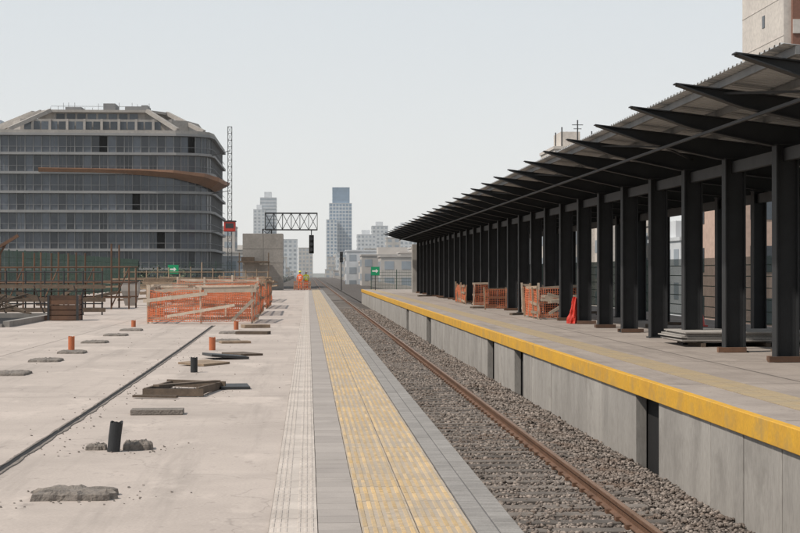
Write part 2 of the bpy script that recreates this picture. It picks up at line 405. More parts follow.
for cx in (CX,BX):
    m.box(cx-0.06,cx+0.06,ya,yb,topz(cx)-0.66,topz(cx)-0.42)
m.box(7.45,7.51,ya,yb,topz(7.5)-0.35,topz(7.5)-0.30)
m.make('longitudinal_beams',M_dark,cn)
m=MB()
for i in range(0,len(cols)-1,3):
    a,b_=cols[i],cols[i+1]
    m.beam((6.9,a,topz(6.9)-.05),(CX,b_,topz(CX)-.12),0.04,0.04); m.beam((6.9,b_,topz(6.9)-.05),(CX,a,topz(CX)-.12),0.04,0.04)
m.make('wind_bracing',M_dark,cn)
prof_=[]; y=ya
while y<yb:
    prof_+=[(y,0),(y+0.14,0),(y+0.165,0.035),(y+0.225,0.035)]; y+=0.25
V=[];F=[]
for (yy,dz) in prof_:
    for x in (6.62,13.35):
        V.append((x,yy,topz(x)+0.134+dz)); 
for i in range(len(prof_)-1): F.append((2*i,2*i+1,2*i+3,2*i+2))
k=len(V)
V+= [(a,b,c+0.006) for a,b,c in V]; F+=[tuple(k+i for i in f[::-1]) for f in F]
m=MB(); m.add(V,F); m.make('corrugated_roof_sheet',M_sheet,cn)
m=MB(); m.box(13.35,13.5,ya,yb,topz(13.3)-0.05,topz(13.3)+0.15); m.make('rear_gutter',M_purl,cn)
m=MB()
for y in cols:
    if random.random()<0.8:
        m.rbox((CX-random.uniform(-.05,.12),y-0.27,0.06),(0.62,0.10,0.10),(0,0,random.uniform(-.1,.1)))
        m.rbox((CX,y+0.27,0.05),(0.55,0.10,0.09),(0,0,random.uniform(-.1,.1)))
m.make('timber_packers',M_rust,cn)
m=MB(); m.box(9.6,12.9,133.5,134.2,0,3.9); m.box(8.6,9.5,131.8,132.8,0,4.0); m.make('concrete_end_wall',M_wall,cn)

# ---------------------------------------------------------------- fences
def fence(x0,y0,x1,y1,h,z0=0,mt=M_green,step=2.5,dens=0.14):
    f=empty('mesh_fence',((x0+x1)/2,(y0+y1)/2,z0))
    d=Vector((x1-x0,y1-y0,0)); Ln=d.length; d/=Ln
    m=MB(); p=0
    while p<=Ln+0.01:
        c=Vector((x0,y0,z0))+d*p; m.box(c.x-0.04,c.x+0.04,c.y-0.04,c.y+0.04,z0,z0+h+0.06); p+=step
    m.make('posts',mt,f)
    m=MB(); a=Vector((x0,y0,0)); b_=Vector((x1,y1,0))
    for z in np.arange(0.1,h+0.01,h/6): m.beam(a+Vector((0,0,z0+z)),b_+Vector((0,0,z0+z)),0.012,0.03)
    p=0
    while p<=Ln:
        c=Vector((x0,y0,z0))+d*p; m.beam(c+Vector((0,0,0.05)),c+Vector((0,0,h)),0.014,0.014); p+=dens
    m.make('mesh_panels',mt,f)
fence(-16.5,62,-16.5,157,2.9); fence(-16.5,157,-7.0,157,2.7)
fence(14.2,20,14.2,157,2.2,dens=0.10); fence(6.2,157.2,14,157.2,1.9)

# ---------------------------------------------------------------- barriers
def net(m,a,b_,h,z0=0.08,cell=0.085,sag=0.05,seed=0):
    a=Vector(a);b_=Vector(b_);Ln=(b_-a).length;n=max(2,int(Ln/cell));k=max(2,int(h/cell))
    nrm=Vector((-(b_-a).y,(b_-a).x,0)).normalized()
    def pt(i,j):
        u=i/n;w=j/k
        p=a.lerp(b_,u); s_=sag*math.sin(math.pi*((u*Ln/1.2)%1.0))*w*(1+1.5*mnoise.noise(Vector((u*Ln,seed,0))))
        wob=0.09*mnoise.noise(Vector((u*Ln*1.6+seed,w*2,seed)))
        return p+nrm*wob+Vector((0,0,z0+w*h-s_+0.03*mnoise.noise(Vector((i*.6,j*.6,seed)))))
    for i in range(n+1):
        for j in range(k): m.beam(pt(i,j),pt(i,j+1),0.016,0.008)
    for j in range(k+1):
        for i in range(n): m.beam(pt(i,j),pt(i+1,j),0.008,0.018)
def barrier(pl,h=1.1,wood=M_wood,name='safety_mesh_barrier',seed=0,cell=0.085,rails=True):
    e=empty(name,(pl[0][0],pl[0][1],0)); w=MB(); nn=MB(); k=0
    for (xa,ya_),(xb,yb_) in zip(pl,pl[1:]):
        Ln=math.hypot(xb-xa,yb_-ya_); n=max(1,round(Ln/1.2))
        for i in range(n+1):
            u=i/n; x=xa+(xb-xa)*u; y=ya_+(yb_-ya_)*u
            w.beam((x,y,0),(x+random.uniform(-.07,.07),y+random.uniform(-.04,.04),h+random.uniform(0.02,.2)),0.07,0.07)
        if rails:
            for z in (0.18,h*0.55,h):
                w.beam((xa-.05,ya_+.045,z+random.uniform(-.08,.08)),(xb+.05,yb_+.045,z+random.uniform(-.08,.08)),0.03,0.10)
        net(nn,(xa,ya_-.05,0),(xb,yb_-.05,0),h*0.92,seed=seed+k,cell=cell); k+=1
    w.make('timber_frame',wood,e); nn.make('orange_net',M_orange,e)
    return e
barrier([(-5.25,53),(-3.5,52.8),(-1.85,53.2),(-1.8,57.5),(-5.2,57.8),(-5.25,53)],h=1.12,seed=1,cell=0.075,wood=M_woodp)
barrier([(-5.0,62),(-1.9,62.4)],h=1.4,seed=4,wood=M_woodp); barrier([(-1.9,62.4),(-1.95,70)],h=1.2,seed=44)
barrier([(-6.2,74),(-1.9,74),(-1.9,82)],h=1.2,seed=6); barrier([(-5.8,90),(-2.4,90),(-2.3,100)],h=1.25,seed=16,cell=.11)
barrier([(-6.2,112),(-2.7,112)],h=1.3,seed=17,cell=.12)
m=MB()
m.beam((-5.4,52.9,0.75),(-3.3,52.7,1.0),0.03,0.12); m.beam((-3.4,52.7,1.08),(-1.7,52.9,1.10),0.03,0.12)
m.beam((-4.9,54,1.1),(-2.1,54.3,1.15),0.1,0.06); m.beam((-5.1,56,1.2),(-2.0,55.6,1.22),0.1,0.06)
m.beam((-2.5,52.75,0.1),(-1.8,52.8,0.8),0.03,0.10); m.beam((-5.3,55,1.25),(-2.2,57,1.35),0.16,0.04)
m.beam((-4.6,52.7,0.25),(-2.4,52.65,0.62),0.03,0.09)
m.make('timber_boards',M_woodp)
barrier([(8.25,57),(9.9,57.3)],h=1.15,seed=9,wood=M_woodp); barrier([(8.25,57),(8.3,61)],h=1.1,seed=10)
barrier([(8.3,80),(10.6,80.4)],h=1.1,seed=11,wood=M_woodp); barrier([(8.3,84),(8.35,90)],h=1.0,seed=12)
barrier([(9.0,108),(10.2,108)],h=1.2,seed=13); barrier([(8.9,66),(10.2,66)],h=1.1,seed=14,wood=M_woodp)
barrier([(8.0,72),(9.0,72.3)],h=0.95,seed=19)
m=MB()
for i in range(9): m.beam((8.4+random.uniform(-.2,.2),56.2+i*.12,.1+random.uniform(0,.9)),(9.9+random.uniform(-.3,.2),56.4+i*.12,.15+random.uniform(0,.9)),0.03,0.1)
m.make('timber_boards',M_woodp)
def cone(x,y,h=0.75):
    e=empty('traffic_cone',(x,y,0)); m=MB()
    m.rbox((x,y,0.02),(0.42,0.42,0.04)); m.make('base',M_red,e,bevel=0.01)
    m=MB(); m.tube([(x,y,0.04),(x,y,h*0.45),(x,y,h*0.7),(x,y,h)],[0.17,0.105,0.07,0.035],18); m.make('body',M_red,e,smooth=False)
    m=MB(); m.tube([(x,y,h*0.5),(x,y,h*0.68)],[0.101,0.077],18); m.make('reflective_band',M_white,e)
cone(12.25,49.5,0.8); cone(12.35,50.6,0.8)
def bundle(x,y,h,r,mt,name):
    V=[];F=[];n=28;k=12
    for j in range(k+1):
        w=j/k
        for i in range(n):
            t_=2*math.pi*i/n
            rr=r*(1-0.45*w**1.3)*(1+0.22*math.sin(t_*7+w*2)+0.35*mnoise.noise(Vector((math.cos(t_)*2,math.sin(t_)*2,w*4+x))))
            V.append((x+0.08*w+rr*math.cos(t_),y+rr*math.sin(t_),0.01+w*h*(1+0.08*math.sin(t_*2))))
    for j in range(k):
        for i in range(n): F.append((j*n+i,j*n+(i+1)%n,(j+1)*n+(i+1)%n,(j+1)*n+i))
    F.append(tuple(k*n+i for i in range(n)))
    m=MB(); m.add(V,F); return m.make(name,mt)
bundle(8.74,52.3,0.82,0.19,M_red,'draped_tarpaulin')
e=empty('panel_stack',(10.2,37,0)); m=MB(); w=MB()
for x in (8.9,10.4,12.0): w.box(x,x+0.1,35.8,38.2,0.0,0.09)
for i in range(7):
    m.rbox((10.45+random.uniform(-.12,.12),37.0+random.uniform(-.1,.1),0.115+i*0.035),(3.9,2.2,0.028),(0,0,random.uniform(-.03,.03)))
w.make('bearers',M_woodd,e); m.make('sheets',M_wall,e)
m=MB()
for i in range(5): m.rbox((9.55+i*0.11,31.5,0.04+random.uniform(0,.05)),(0.09,2.2,0.06),(0,0,random.uniform(-.06,.06)))
for i in range(30):
    y=random.uniform(40,125); m.rbox((random.uniform(8.2,12.5),y,0.05),(random.uniform(.4,1.6),random.uniform(.08,.3),random.uniform(.05,.12)),(0,0,random.uniform(-1,1)))
m.make('timber_offcuts',M_woodd)

# ---------------------------------------------------------------- debris on left slab
def lump(x,y,w,d,h,name='broken_mortar_slab',mt=M_debris,rag=0.25,seed=0):
    n=48;V=[];F=[];R=[1.0,0.97,0.86,0.6,0.3]; Z=[0,0.7,0.95,1.0,1.0]
    for k,(r,z) in enumerate(zip(R,Z)):
        for i in range(n):
            t_=2*math.pi*i/n; c,s_=math.cos(t_),math.sin(t_)
            q=1/max(abs(c),abs(s_))**0.75
            rr=r*q*0.92*(1+rag*mnoise.noise(Vector((c*2.5,s_*2.5,seed)))+rag*.4*mnoise.noise(Vector((c*9,s_*9,seed+k*.3))))
            V.append((x+rr*c*w/2,y+rr*s_*d/2,h*z*(1+(0.5 if k>1 else .15)*mnoise.noise(Vector((c*r*6,s_*r*6,seed+3))))if k else 0.0))
    for k in range(4):
        for i in range(n): F.append((k*n+i,k*n+(i+1)%n,(k+1)*n+(i+1)%n,(k+1)*n+i))
    F.append(tuple(4*n+i for i in range(n)))
    m=MB(); m.add(V,F); return m.make(name,mt)
lump(-1.75,12.2,0.64,0.42,0.065,seed=1)
lump(-2.02,15.5,0.20,0.22,0.05,seed=2); lump(-1.63,15.5,0.30,0.3,0.075,seed=3)
def stub(x,y,h,r,mt,name='pipe_stub',lean=0.03):
    m=MB(); n=20
    V=[];F=[]
    K=[(0,r,0),(h*.5,r,lean*.4),(h,r*1.01,lean),(h,r*.84,lean),(h*.4,r*.84,lean*.4)]
    for z,rr,dx in K:
        for i in range(n):
            t_=2*math.pi*i/n; V.append((x+dx+rr*math.cos(t_),y+rr*math.sin(t_),z+(0.01*math.sin(t_*3) if z==h else 0)))
    for j in range(4):
        for i in range(n): F.append((j*n+i,j*n+(i+1)%n,(j+1)*n+(i+1)%n,(j+1)*n+i))
    F.append(tuple(4*n+i for i in range(n)))
    m.add(V,F); return m.make(name,mt)
stub(-1.84,15.3,0.28,0.06,M_black); stub(-1.93,27.3,0.25,0.06,M_black,lean=0)
for (x,y,h) in ((-5.1,34.9,0.31),(-2.08,35.0,0.28),(-2.12,47.5,0.24),(-5.4,50,0.2)): stub(x,y,h,0.07,M_orangp,lean=0)
e=empty('formwork_box',(-1.75,22.6,0)); m=MB()
z=0.06
m.beam((-2.25,22.0,z),(-1.42,21.9,z),0.04,0.10); m.beam((-1.5,21.9,z+.02),(-1.28,23.4,z-.01),0.04,0.10)
m.beam((-1.2,23.4,z),(-2.06,23.6,z+.02),0.04,0.10); m.beam((-2.0,23.6,z),(-2.22,22.0,z+.01),0.04,0.10)
m.beam((-2.35,21.75,.03),(-1.75,21.6,.03),0.09,0.03); m.beam((-2.1,22.3,.13),(-1.3,23.2,.13),0.12,0.025)
m.make('boards',M_woodd,e)
m=MB(); m.add([(-2.15,22.05,0.006),(-1.52,21.98,0.006),(-1.33,23.35,0.006),(-1.97,23.5,0.006)],[(0,1,2,3)]); m.make('painted_opening_dark',M_blackfill,e)  # flat black quad on the slab, painted shade instead of a hole
def board(x,y,w,d,h=0.05,rot=0,mt=M_woodd,name='timber_board',tilt=0):
    m=MB(); m.rbox((x,y,h/2+0.003+abs(tilt)*w*0.45),(w,d,h),(0,tilt,rot)); return m.make(name,mt,bevel=0.004)
board(-1.08,23.6,0.42,0.7,0.04,0.1,M_dark,'steel_cover_plate')
board(-1.80,19.3,0.62,0.30,0.06,0.02,M_debris,'concrete_plinth')
board(-1.62,31.6,0.75,0.8,0.05,0.3,M_dark,'steel_cover_plate',0.08); board(-1.35,33,0.5,0.9,0.04,0.5)
board(-1.9,29.5,0.55,0.9,0.04,-0.5,M_wood,tilt=0.05)
for (x,y,w,sd) in ((-4.99,30.9,.66,50),(-4.93,26.9,.68,15),(-5.12,38.9,.68,97),(-5.13,43.2,.70,118),(-4.95,34,.64,75),(-5.13,46.9,.70,133),(-2.11,44.6,.78,232),(-1.97,39.4,.69,228)):
    lump(x,y,w,0.9,0.05,'concrete_plinth',M_debris,0.08,seed=sd)
board(-1.75,38.5,0.7,0.5,0.05,0.2,M_wood); board(-1.5,44,0.9,0.4,0.08,-0.2,M_woodd); board(-1.6,49,0.8,0.5,0.1,0.3,M_wood)
m=MB()
for i in range(520):
    a=random.choice([(-1.75,12.2,.7,.5),(-1.8,15.5,.6,.5),(-1.7,23,1,1.5),(-1.8,30,1.5,5),(-2.7,30,.3,16),(-2.6,18,.3,6),(-5,40,5,12)])
    x=random.gauss(a[0],a[2]*.5); y=random.gauss(a[1],a[3]*.5); s_=random.uniform(.003,.010)
    if x>-0.3 or y<9: continue
    m.rbox((x,y,s_*.4),(s_*2,s_*2,s_),(random.random(),0,random.random()*3))
m.make('mortar_crumbs',M_debris)

# ---------------------------------------------------------------- left clutter
e=empty('scaffold_railing',(-10.5,64,0)); m=MB(); w=MB()
for i in range(8):
    x=-13.4+i*0.75; m.tube([(x,64,0),(x,64,1.75)],0.03,8)
for z in (0.45,0.95,1.35,1.7): m.tube([(-13.5,64,z),(-8.1,64,z)],0.025,8)
for i in range(4): m.tube([(-13.4+i*1.5,64,0),(-13.4+i*1.5,61.5,1.2)],0.025,8)
m.make('tubes',M_dark,e)
for z in (0.2,0.62,1.15): w.beam((-13.6,63.9,z),(-8.0,63.9,z+random.uniform(-.05,.05)),0.03,0.16)
w.make('toe_boards',M_woodd,e)
e=empty('steel_scaffold',(-12,76,0)); m=MB(); w=MB()
for i in range(11):
    x=-16.2+i*0.8; hh=random.choice([1.9,2.2,2.6,3.0])
    for y in (74,77): m.tube([(x,y,0),(x,y,hh)],0.04,6)
    m.tube([(x,74,1.2),(x,77,1.2)],0.035,6)
    if i%2: m.tube([(x,74,0.1),(x+0.8,74,1.9)],0.03,6)
for z in (0.5,1.2,1.9):
    for y in (74,77): m.tube([(-16.3,y,z),(-8.1,y,z+.04)],0.035,6)
for z in (1.26,): w.box(-16.2,-9,74.1,76.9,z,z+.05)
for i in range(8): w.beam((-16+i*.9,73.9,random.uniform(.1,.8)),(-15+i*.9,73.8,random.uniform(.1,1.1)),.05,.14)
m.make('tubes',M_rust,e); w.make('planks',M_woodd,e)
e=empty('stairwell_opening',(-12,54,0)); m=MB(); m.box(-14.5,-9.4,50,60,0.003,0.007); m.make('painted_pit_dark',M_blackfill,e)  # thin black sheet over solid slab, pit darkness painted as colour
m=MB(); m.box(-9.4,-9.2,50,60,0,0.18); m.box(-14.5,-9.2,60,60.2,0,0.18); m.box(-14.5,-9.4,49.8,50,0,0.10); m.make('kerb',M_bconc,e)
m=MB()
for i in range(22): m.beam((-14+random.uniform(0,3.6),51+i*0.4,0.3+random.uniform(-.15,.5)),(-11+random.uniform(-1,1.2),51.3+i*0.4+random.uniform(-.6,.6),0.45+random.uniform(-.3,.6)),0.1,0.06)
m.make('timber_pile',M_woodd)
m=MB()
m.beam((-16.5,75,1.5),(-13.4,75,3.4),0.12,0.14); m.beam((-15.6,74.8,0),(-14.0,75.1,3.0),0.1,0.1); m.make('timber_prop',M_rust)
e=empty('site_crate',(-8.55,57,0)); m=MB()
x0,x1,y0,y1,z1=-9.05,-8.05,56.5,57.5,0.86
for (a,b_) in ((x0,y0),(x1,y0),(x0,y1),(x1,y1)): m.box(a-.04,a+.04,b_-.04,b_+.04,0,z1+.03)
m.make('posts',M_dark,e); m=MB()
for z in (0.1,0.28,0.46,0.64,0.8):
    m.box(x0+.04,x1-.04,y0-.015,y0+.015,z-.075,z+.075); m.box(x0+.04,x1-.04,y1-.015,y1+.015,z-.075,z+.075)
    m.box(x0-.015,x0+.015,y0+.04,y1-.04,z-.075,z+.075); m.box(x1-.015,x1+.015,y0+.04,y1-.04,z-.075,z+.075)
m.box(x0+.04,x1-.04,y0+.04,y1-.04,0.02,0.5)
m.make('slats',M_rust,e)
e=empty('concrete_hopper',(-9.0,82,0)); m=MB()
m.add([(-9.25,81.7,0),(-8.75,81.7,0),(-8.75,82.3,0),(-9.25,82.3,0),(-9.42,81.5,.75),(-8.58,81.5,.75),(-8.58,82.5,.75),(-9.42,82.5,.75),(-9.42,81.5,1.25),(-8.58,81.5,1.25),(-8.58,82.5,1.25),(-9.42,82.5,1.25)],
 [(0,1,5,4),(1,2,6,5),(2,3,7,6),(3,0,4,7),(4,5,9,8),(5,6,10,9),(6,7,11,10),(7,4,8,11)]); m.make('shell',M_pent,e)
m=MB(); m.box(-9.46,-8.54,81.46,81.5,1.2,1.27); m.box(-9.46,-8.54,82.5,82.54,1.2,1.27); m.make('rim',M_dark,e)
m=MB()
for i in range(60):
    x=random.uniform(-14,-2.8); y=random.uniform(88,145); z=random.uniform(.1,1.3)
    m.beam((x,y,z),(min(-2.4,x+random.uniform(1,3.5)),y+random.uniform(-1,1),z+random.uniform(-.1,.15)),0.1,0.1)
m.make('stacked_timber',M_wood)
m=MB()
for i in range(14):
    x=-12.5+i*0.75; m.tube([(x,110,0),(x,110,random.uniform(1.6,2.4))],0.04,6)
for z in (0.6,1.2,1.7): m.tube([(-12.6,110,z),(-2.8,110,z)],0.035,6)
m.make('scaffold_railing',M_wood)

e=empty('concrete_lift_core',(-4.2,152,0)); m=MB(); m.box(-6.1,-2.35,150,154,0,5.3); m.make('walls',M_bconc,e)
m=MB()
for z in (1.3,2.6,3.9): m.box(-6.12,-2.33,149.98,150,z,z+0.03)
m.box(-4.25,-4.22,149.97,149.985,0,5.3); m.make('formwork_lines',M_wall,e)
m=MB(); m.box(-6.5,-3.6,148.6,149.9,2.6,2.72); m.box(-6.2,-5.0,149.2,149.9,2.72,3.1)
for x in (-6.4,-3.7): m.box(x,x+.1,148.7,148.8,0,3.5)
m.make('timber_staging',M_woodd,e)

# ---------------------------------------------------------------- signs
def sign(x,y,z,w,h):
    e=empty('exit_sign',(x,y,z)); m=MB(); m.box(x-w/2,x+w/2,y,y+0.05,z-h/2,z+h/2); m.make('panel',M_gsign,e)
    m=MB(); yy=y-0.004; s_=h*0.36
    m.add([(x-s_,yy,z-s_*.25),(x+s_*.2,yy,z-s_*.25),(x+s_*.2,yy,z+s_*.25),(x-s_,yy,z+s_*.25)],[(0,1,2,3)])
    m.add([(x+s_*.2,yy-.001,z-s_*.7),(x+s_,yy-.001,z),(x+s_*.2,yy-.001,z+s_*.7)],[(0,1,2)]); m.make('arrow',M_white,e)
    m=MB(); m.tube([(x,y+0.09,0),(x,y+0.09,z+h/2)],0.035,8); m.make('post',M_dark,e)
sign(-12.2,146,1.95,0.95,0.8); sign(6.3,150,1.8,0.8,0.8)

# ---------------------------------------------------------------- signal gantry
def lattice(m,p,q,w,h,n,t=0.06):
    p=Vector(p);q=Vector(q);d=(q-p).normalized()
    up=Vector((0,0,1)) if abs(d.z)<0.9 else Vector((0,1,0))
    a=d.cross(up).normalized()*w/2; b=a.normalized().cross(d).normalized()*h/2
    C=[-a-b,a-b,a+b,-a+b]
    for c in C: m.beam(p+c,q+c,t,t)
    for i in range(n):
        s0=p.lerp(q,i/n); s1=p.lerp(q,(i+1)/n)
        for k in range(4):
            c0,c1=C[k],C[(k+1)%4]
            if i%2: c0,c1=c1,c0
            m.beam(s0+c0,s1+c1,t*.6,t*.6); m.beam(s0+C[k],s0+C[(k+1)%4],t*.6,t*.6)
    for k in range(4): m.beam(q+C[k],q+C[(k+1)%4],t*.6,t*.6)
e=empty('signal_gantry',(-1.6,165,0)); m=MB()
lattice(m,(-4.4,165,6.9),(0.95,165,6.9),1.3,1.7,6,0.1)
lattice(m,(-4.2,165,0),(-4.2,165,6.1),0.9,0.9,6,0.1)
m.make('steelwork',M_dark,e)
e=empty('railway_signal',(0.35,164,4.9)); m=MB(); m.box(0.1,0.6,164,164.3,3.6,5.5); m.box(0.3,0.4,164.3,164.4,5.5,6.1); m.make('head',M_signal,e,bevel=0.05)
m=MB()
for z in (4.0,4.55,5.1): m.tube([(0.35,163.99,z),(0.35,163.8,z)],[0.17,0.17],14)
m.make('hoods',M_dark,e)
e=empty('railway_signal',(4.4,260,0)); m=MB(); m.tube([(5.4,260,-1.3),(5.4,260,4.8)],0.08,8); m.make('post',M_dark,e)
m=MB(); m.box(5.15,5.65,259.7,260,3.3,5.0); m.make('head',M_signal,e,bevel=0.05)
m=MB()
for z in (3.6,4.15,4.7): m.tube([(5.4,259.69,z),(5.4,259.5,z)],[0.16,0.16],14)
m.make('hoods',M_dark,e)

# ---------------------------------------------------------------- workers
def worker(x,y,face,top,bottom,helmet,pose=0):
    e=empty('railway_worker',(x,y,0))
    la=[(-.20,0,1.43),(-.27,.02,1.15),(-.25,.16,.93)]; ra=[(.20,0,1.43),(.28,-.01,1.16),(.27,.08,.90)]
    ll=[(-.10,0,.90),(-.12,.03,.50),(-.13,-.02,.09),(-.14,.14,.045)]; rl=[(.10,0,.90),(.12,.02,.50),(.13,.0,.09),(.15,.16,.045)]
    if pose==1:
        ra=[(.20,0,1.43),(.30,.12,1.20),(.18,.36,1.22)]; rl=[(.10,0,.90),(.11,.16,.51),(.12,.10,.10),(.13,.26,.05)]; ll=[(-.10,0,.90),(-.11,-.06,.50),(-.12,-.24,.12),(-.12,-.10,.045)]
    if pose==2: la=[(-.20,0,1.43),(-.34,.05,1.20),(-.16,.13,1.02)]
    vs=[(0,0,.96),(0,0,1.15),(0,.0,1.36),(0,0,1.50),(0,.01,1.56),(0,.02,1.63),(0,.015,1.70),(0,.01,1.755)]
    rs=[(.155,.115),(.14,.105),(.17,.12),(.065,.06),(.055,.055),(.073,.085),(.078,.098),(.06,.075)]
    ed=[(i,i+1) for i in range(7)]
    def chain(root,pts,r):
        p=root
        for q,rr in zip(pts,r): vs.append(q); rs.append((rr,rr)); ed.append((p,len(vs)-1)); p=len(vs)-1
    chain(2,la+[(la[2][0]+.005,la[2][1]+.05,la[2][2]-.07)],[.068,.05,.034,.034]); chain(2,ra+[(ra[2][0]-.005,ra[2][1]+.05,ra[2][2]-.07)],[.068,.05,.034,.034])
    chain(0,ll,[.10,.07,.052,.042]); chain(0,rl,[.10,.07,.052,.042])
    R=Matrix.Rotation(face,4,'Z'); T=Matrix.Translation((x,y,0))@R
    me=bpy.data.meshes.new('body'); me.from_pydata(vs,ed,[])
    o=bpy.data.objects.new('body',me); S.collection.objects.link(o)
    sk=o.modifiers.new('skin','SKIN'); sk.branch_smoothing=0.6
    for i,sv in enumerate(me.skin_vertices[0].data): sv.radius=rs[i]; sv.use_root=(i==0)
    ss=o.modifiers.new('sub','SUBSURF'); ss.levels=2; ss.render_levels=2
    dg=bpy.context.evaluated_depsgraph_get(); dg.update()
    me2=bpy.data.meshes.new_from_object(o.evaluated_get(dg)); bpy.data.objects.remove(o)
    for mt in (top,bottom,M_skin,M_boot,M_white): me2.materials.append(mt)
    wr=[Vector(la[2]),Vector(ra[2])]
    for p in me2.polygons:
        c=p.center; k=0
        if c.z>1.515: k=2
        elif min((c-w).length for w in wr)<.02+.09 and any(c.z<w.z-.0 for w in wr): k=2
        elif c.z<.14: k=3
        elif c.z<.93 and abs(c.x)<.24: k=1
        if k==0 and (1.12<c.z<1.17 or 1.28<c.z<1.32) and abs(c.x)<.2: k=4
        if k==1 and .40<c.z<.45: k=4
        p.material_index=k; p.use_smooth=True
    me2.transform(T); me2.name='body'
    o=bpy.data.objects.new('body',me2); S.collection.objects.link(o); o.parent=e; o.matrix_parent_inverse=Matrix.Translation(-e.location)
    m=MB()
    for w,sg in ((wr[0],1),(wr[1],-1)):
        h=w+Vector((0,.05,-.075))
        for i,(dx,ln) in enumerate(((-.03,.065),(-.01,.078),(.01,.073),(.03,.058))):
            a=h+Vector((dx,0,-.01)); m.tube([T@a,T@(a+Vector((0,.012,-ln*.5))),T@(a+Vector((0,.0,-ln)))],[.0095,.009,.007],6)
        a=h+Vector((sg*.03,.0,.03)); m.tube([T@a,T@(a+Vector((sg*.025,.02,-.03))),T@(a+Vector((sg*.022,.035,-.055)))],[.011,.010,.008],6)
    m.tube([T@Vector((0,.095,1.69)),T@Vector((0,.125,1.655)),T@Vector((0,.10,1.648))],[.008,.015,.012],6)
    for sx in(-1,1): m.tube([T@Vector((sx*.078,.0,1.64)),T@Vector((sx*.088,-.005,1.67)),T@Vector((sx*.08,-.005,1.70))],[.01,.016,.01],6)
    m.make('hands_and_face',M_skin,e,smooth=True)
    m=MB()
    for sx in(-1,1): m.tube([T@Vector((sx*.03,.098,1.688)),T@Vector((sx*.03,.108,1.688))],[.012,.006],8)
    m.tube([T@Vector((-.025,.105,1.61)),T@Vector((.025,.105,1.61))],.006,6); m.make('eyes_and_mouth',M_boot,e)
    m=MB(); V=[];n=20;K=[(1.715,.135,.16),(1.72,.108,.122),(1.76,.105,.118),(1.80,.085,.095),(1.825,.045,.05),(1.83,.005,.005)]
    for z,a,b_ in K:
        for i in range(n):
            t_=2*math.pi*i/n; V.append(T@Vector((a*math.cos(t_),.015+b_*math.sin(t_),z)))
    F=[(j*n+i,j*n+(i+1)%n,(j+1)*n+(i+1)%n,(j+1)*n+i) for j in range(len(K)-1) for i in range(n)]
    m.add(V,F); m.make('hard_hat',helmet,e,smooth=True)
worker(-0.75,150,2.8,M_hvor,M_hvor,M_hvye,0); worker(-0.18,151,0.4,M_hvye,M_hvor,M_white,2)
barrier([(-1.3,149),(0.2,149)],h=0.8,seed=30,cell=0.12)

# ---------------------------------------------------------------- office building at left
ab=empty('office_building',(-39,310,-8))
FP=[(-55,289),(-24,289.5),(-20.2,290.8),(-18.2,293.0),(-17.6,297),(-17.6,335),(-68,335),(-68,310)]
cx0,cy0=-40,314
def off(poly,d):
    r=[]
    for x,y in poly:
        vx,vy=x-cx0,y-cy0; l=math.hypot(vx,vy); r.append((x+vx/l*d,y+vy/l*d))
    return r
FH=3.45; top=26.6; nf=10
sl=MB(); gl=MB(); mu=MB(); core=MB()
core.extrude(off(FP,-1.2),-8,top-0.1); core.make('painted_dark_core',M_blackfill,ab)  # one solid black mass, painted darkness of the interior behind the glazing
for f in range(nf):
    z1=top-f*FH; z0=z1-FH
    sl.extrude(off(FP,0.6),z1-0.45,z1)
    g=off(FP,-0.25)
    for i in range(len(g)):
        a=Vector((*g[i],0)); b_=Vector((*g[(i+1)%len(g)],0)); Ln=(b_-a).length
        if a.y>330 and b_.y>330: continue
        n=max(2,round(Ln/1.45))
        for k in range(n):
            p=a.lerp(b_,(k+0.03)/n); q=a.lerp(b_,(k+0.97)/n)
            if random.random()<(0.12 if f==0 else 0.02): continue
            jig=random.uniform(-.01,.01); nrm=Vector((p.x-cx0,p.y-cy0,0)).normalized()*jig*3
            gl.add([(p.x+nrm.x,p.y+nrm.y,z0+0.02),(q.x,q.y,z0+0.02),(q.x,q.y,z1-0.47),(p.x+nrm.x,p.y+nrm.y,z1-0.47)],[(0,1,2,3)])
            c=a.lerp(b_,k/n)
            mu.box(c.x-0.08,c.x+0.08,c.y-0.14,c.y+0.06,z0,z1-0.45)
            if random.random()<.25:
                c2=a.lerp(b_,(k+.5)/n); mu.box(c2.x-.03,c2.x+.03,c2.y-.06,c2.y+.02,z0,z1-.45)
        gg=off(FP,0.3); pa=Vector((*gg[i],z0+1.0)); pb=Vector((*gg[(i+1)%len(gg)],z0+1.0)); mu.beam(pa,pb,0.06,0.07)
sl.make('slab_edges',M_slab,ab); gl.make('glazing',M_glassA,ab); mu.make('mullions',M_mull,ab)
m=MB(); zl=top-2*FH
path=[(-48,288.6,zl+.15,.5,.25),(-38,288.8,zl+.05,.6,.3),(-30,289.0,zl-.1,1.2,.5),(-24,289.1,zl-.3,1.9,.9),(-20,290.4,zl-.8,2.2,1.3),(-17.8,293,zl-1.4,2.3,1.5),(-17.2,298,zl-1.7,2.3,1.5),(-17.2,312,zl-1.2,2,1.0)]
V=[]
for x,y,z,o_,h_ in path:
    d=Vector((x-cx0,y-cy0,0)).normalized()
    d=Vector((0,-1,0)) if x<=-24 else d
    V+= [(x,y,z),(x+d.x*o_,y+d.y*o_,z+.5),(x+d.x*o_,y+d.y*o_,z+.5-h_*.5),(x,y,z-h_)]
F=[]
for i in range(len(path)-1):
    for k in range(4): F.append((i*4+k,i*4+(k+1)%4,(i+1)*4+(k+1)%4,(i+1)*4+k))
m.add(V,F); m.make('debris_net_ledge',M_ledge,ab)
m=MB()
m.extrude(off(FP,0.35),top+.003,top+0.55)
T1=[(-52,293),(-26,293.5),(-22,296),(-20.5,302),(-20.5,330),(-60,330),(-60,312)]
m.extrude(T1,top+.55,top+2.6)
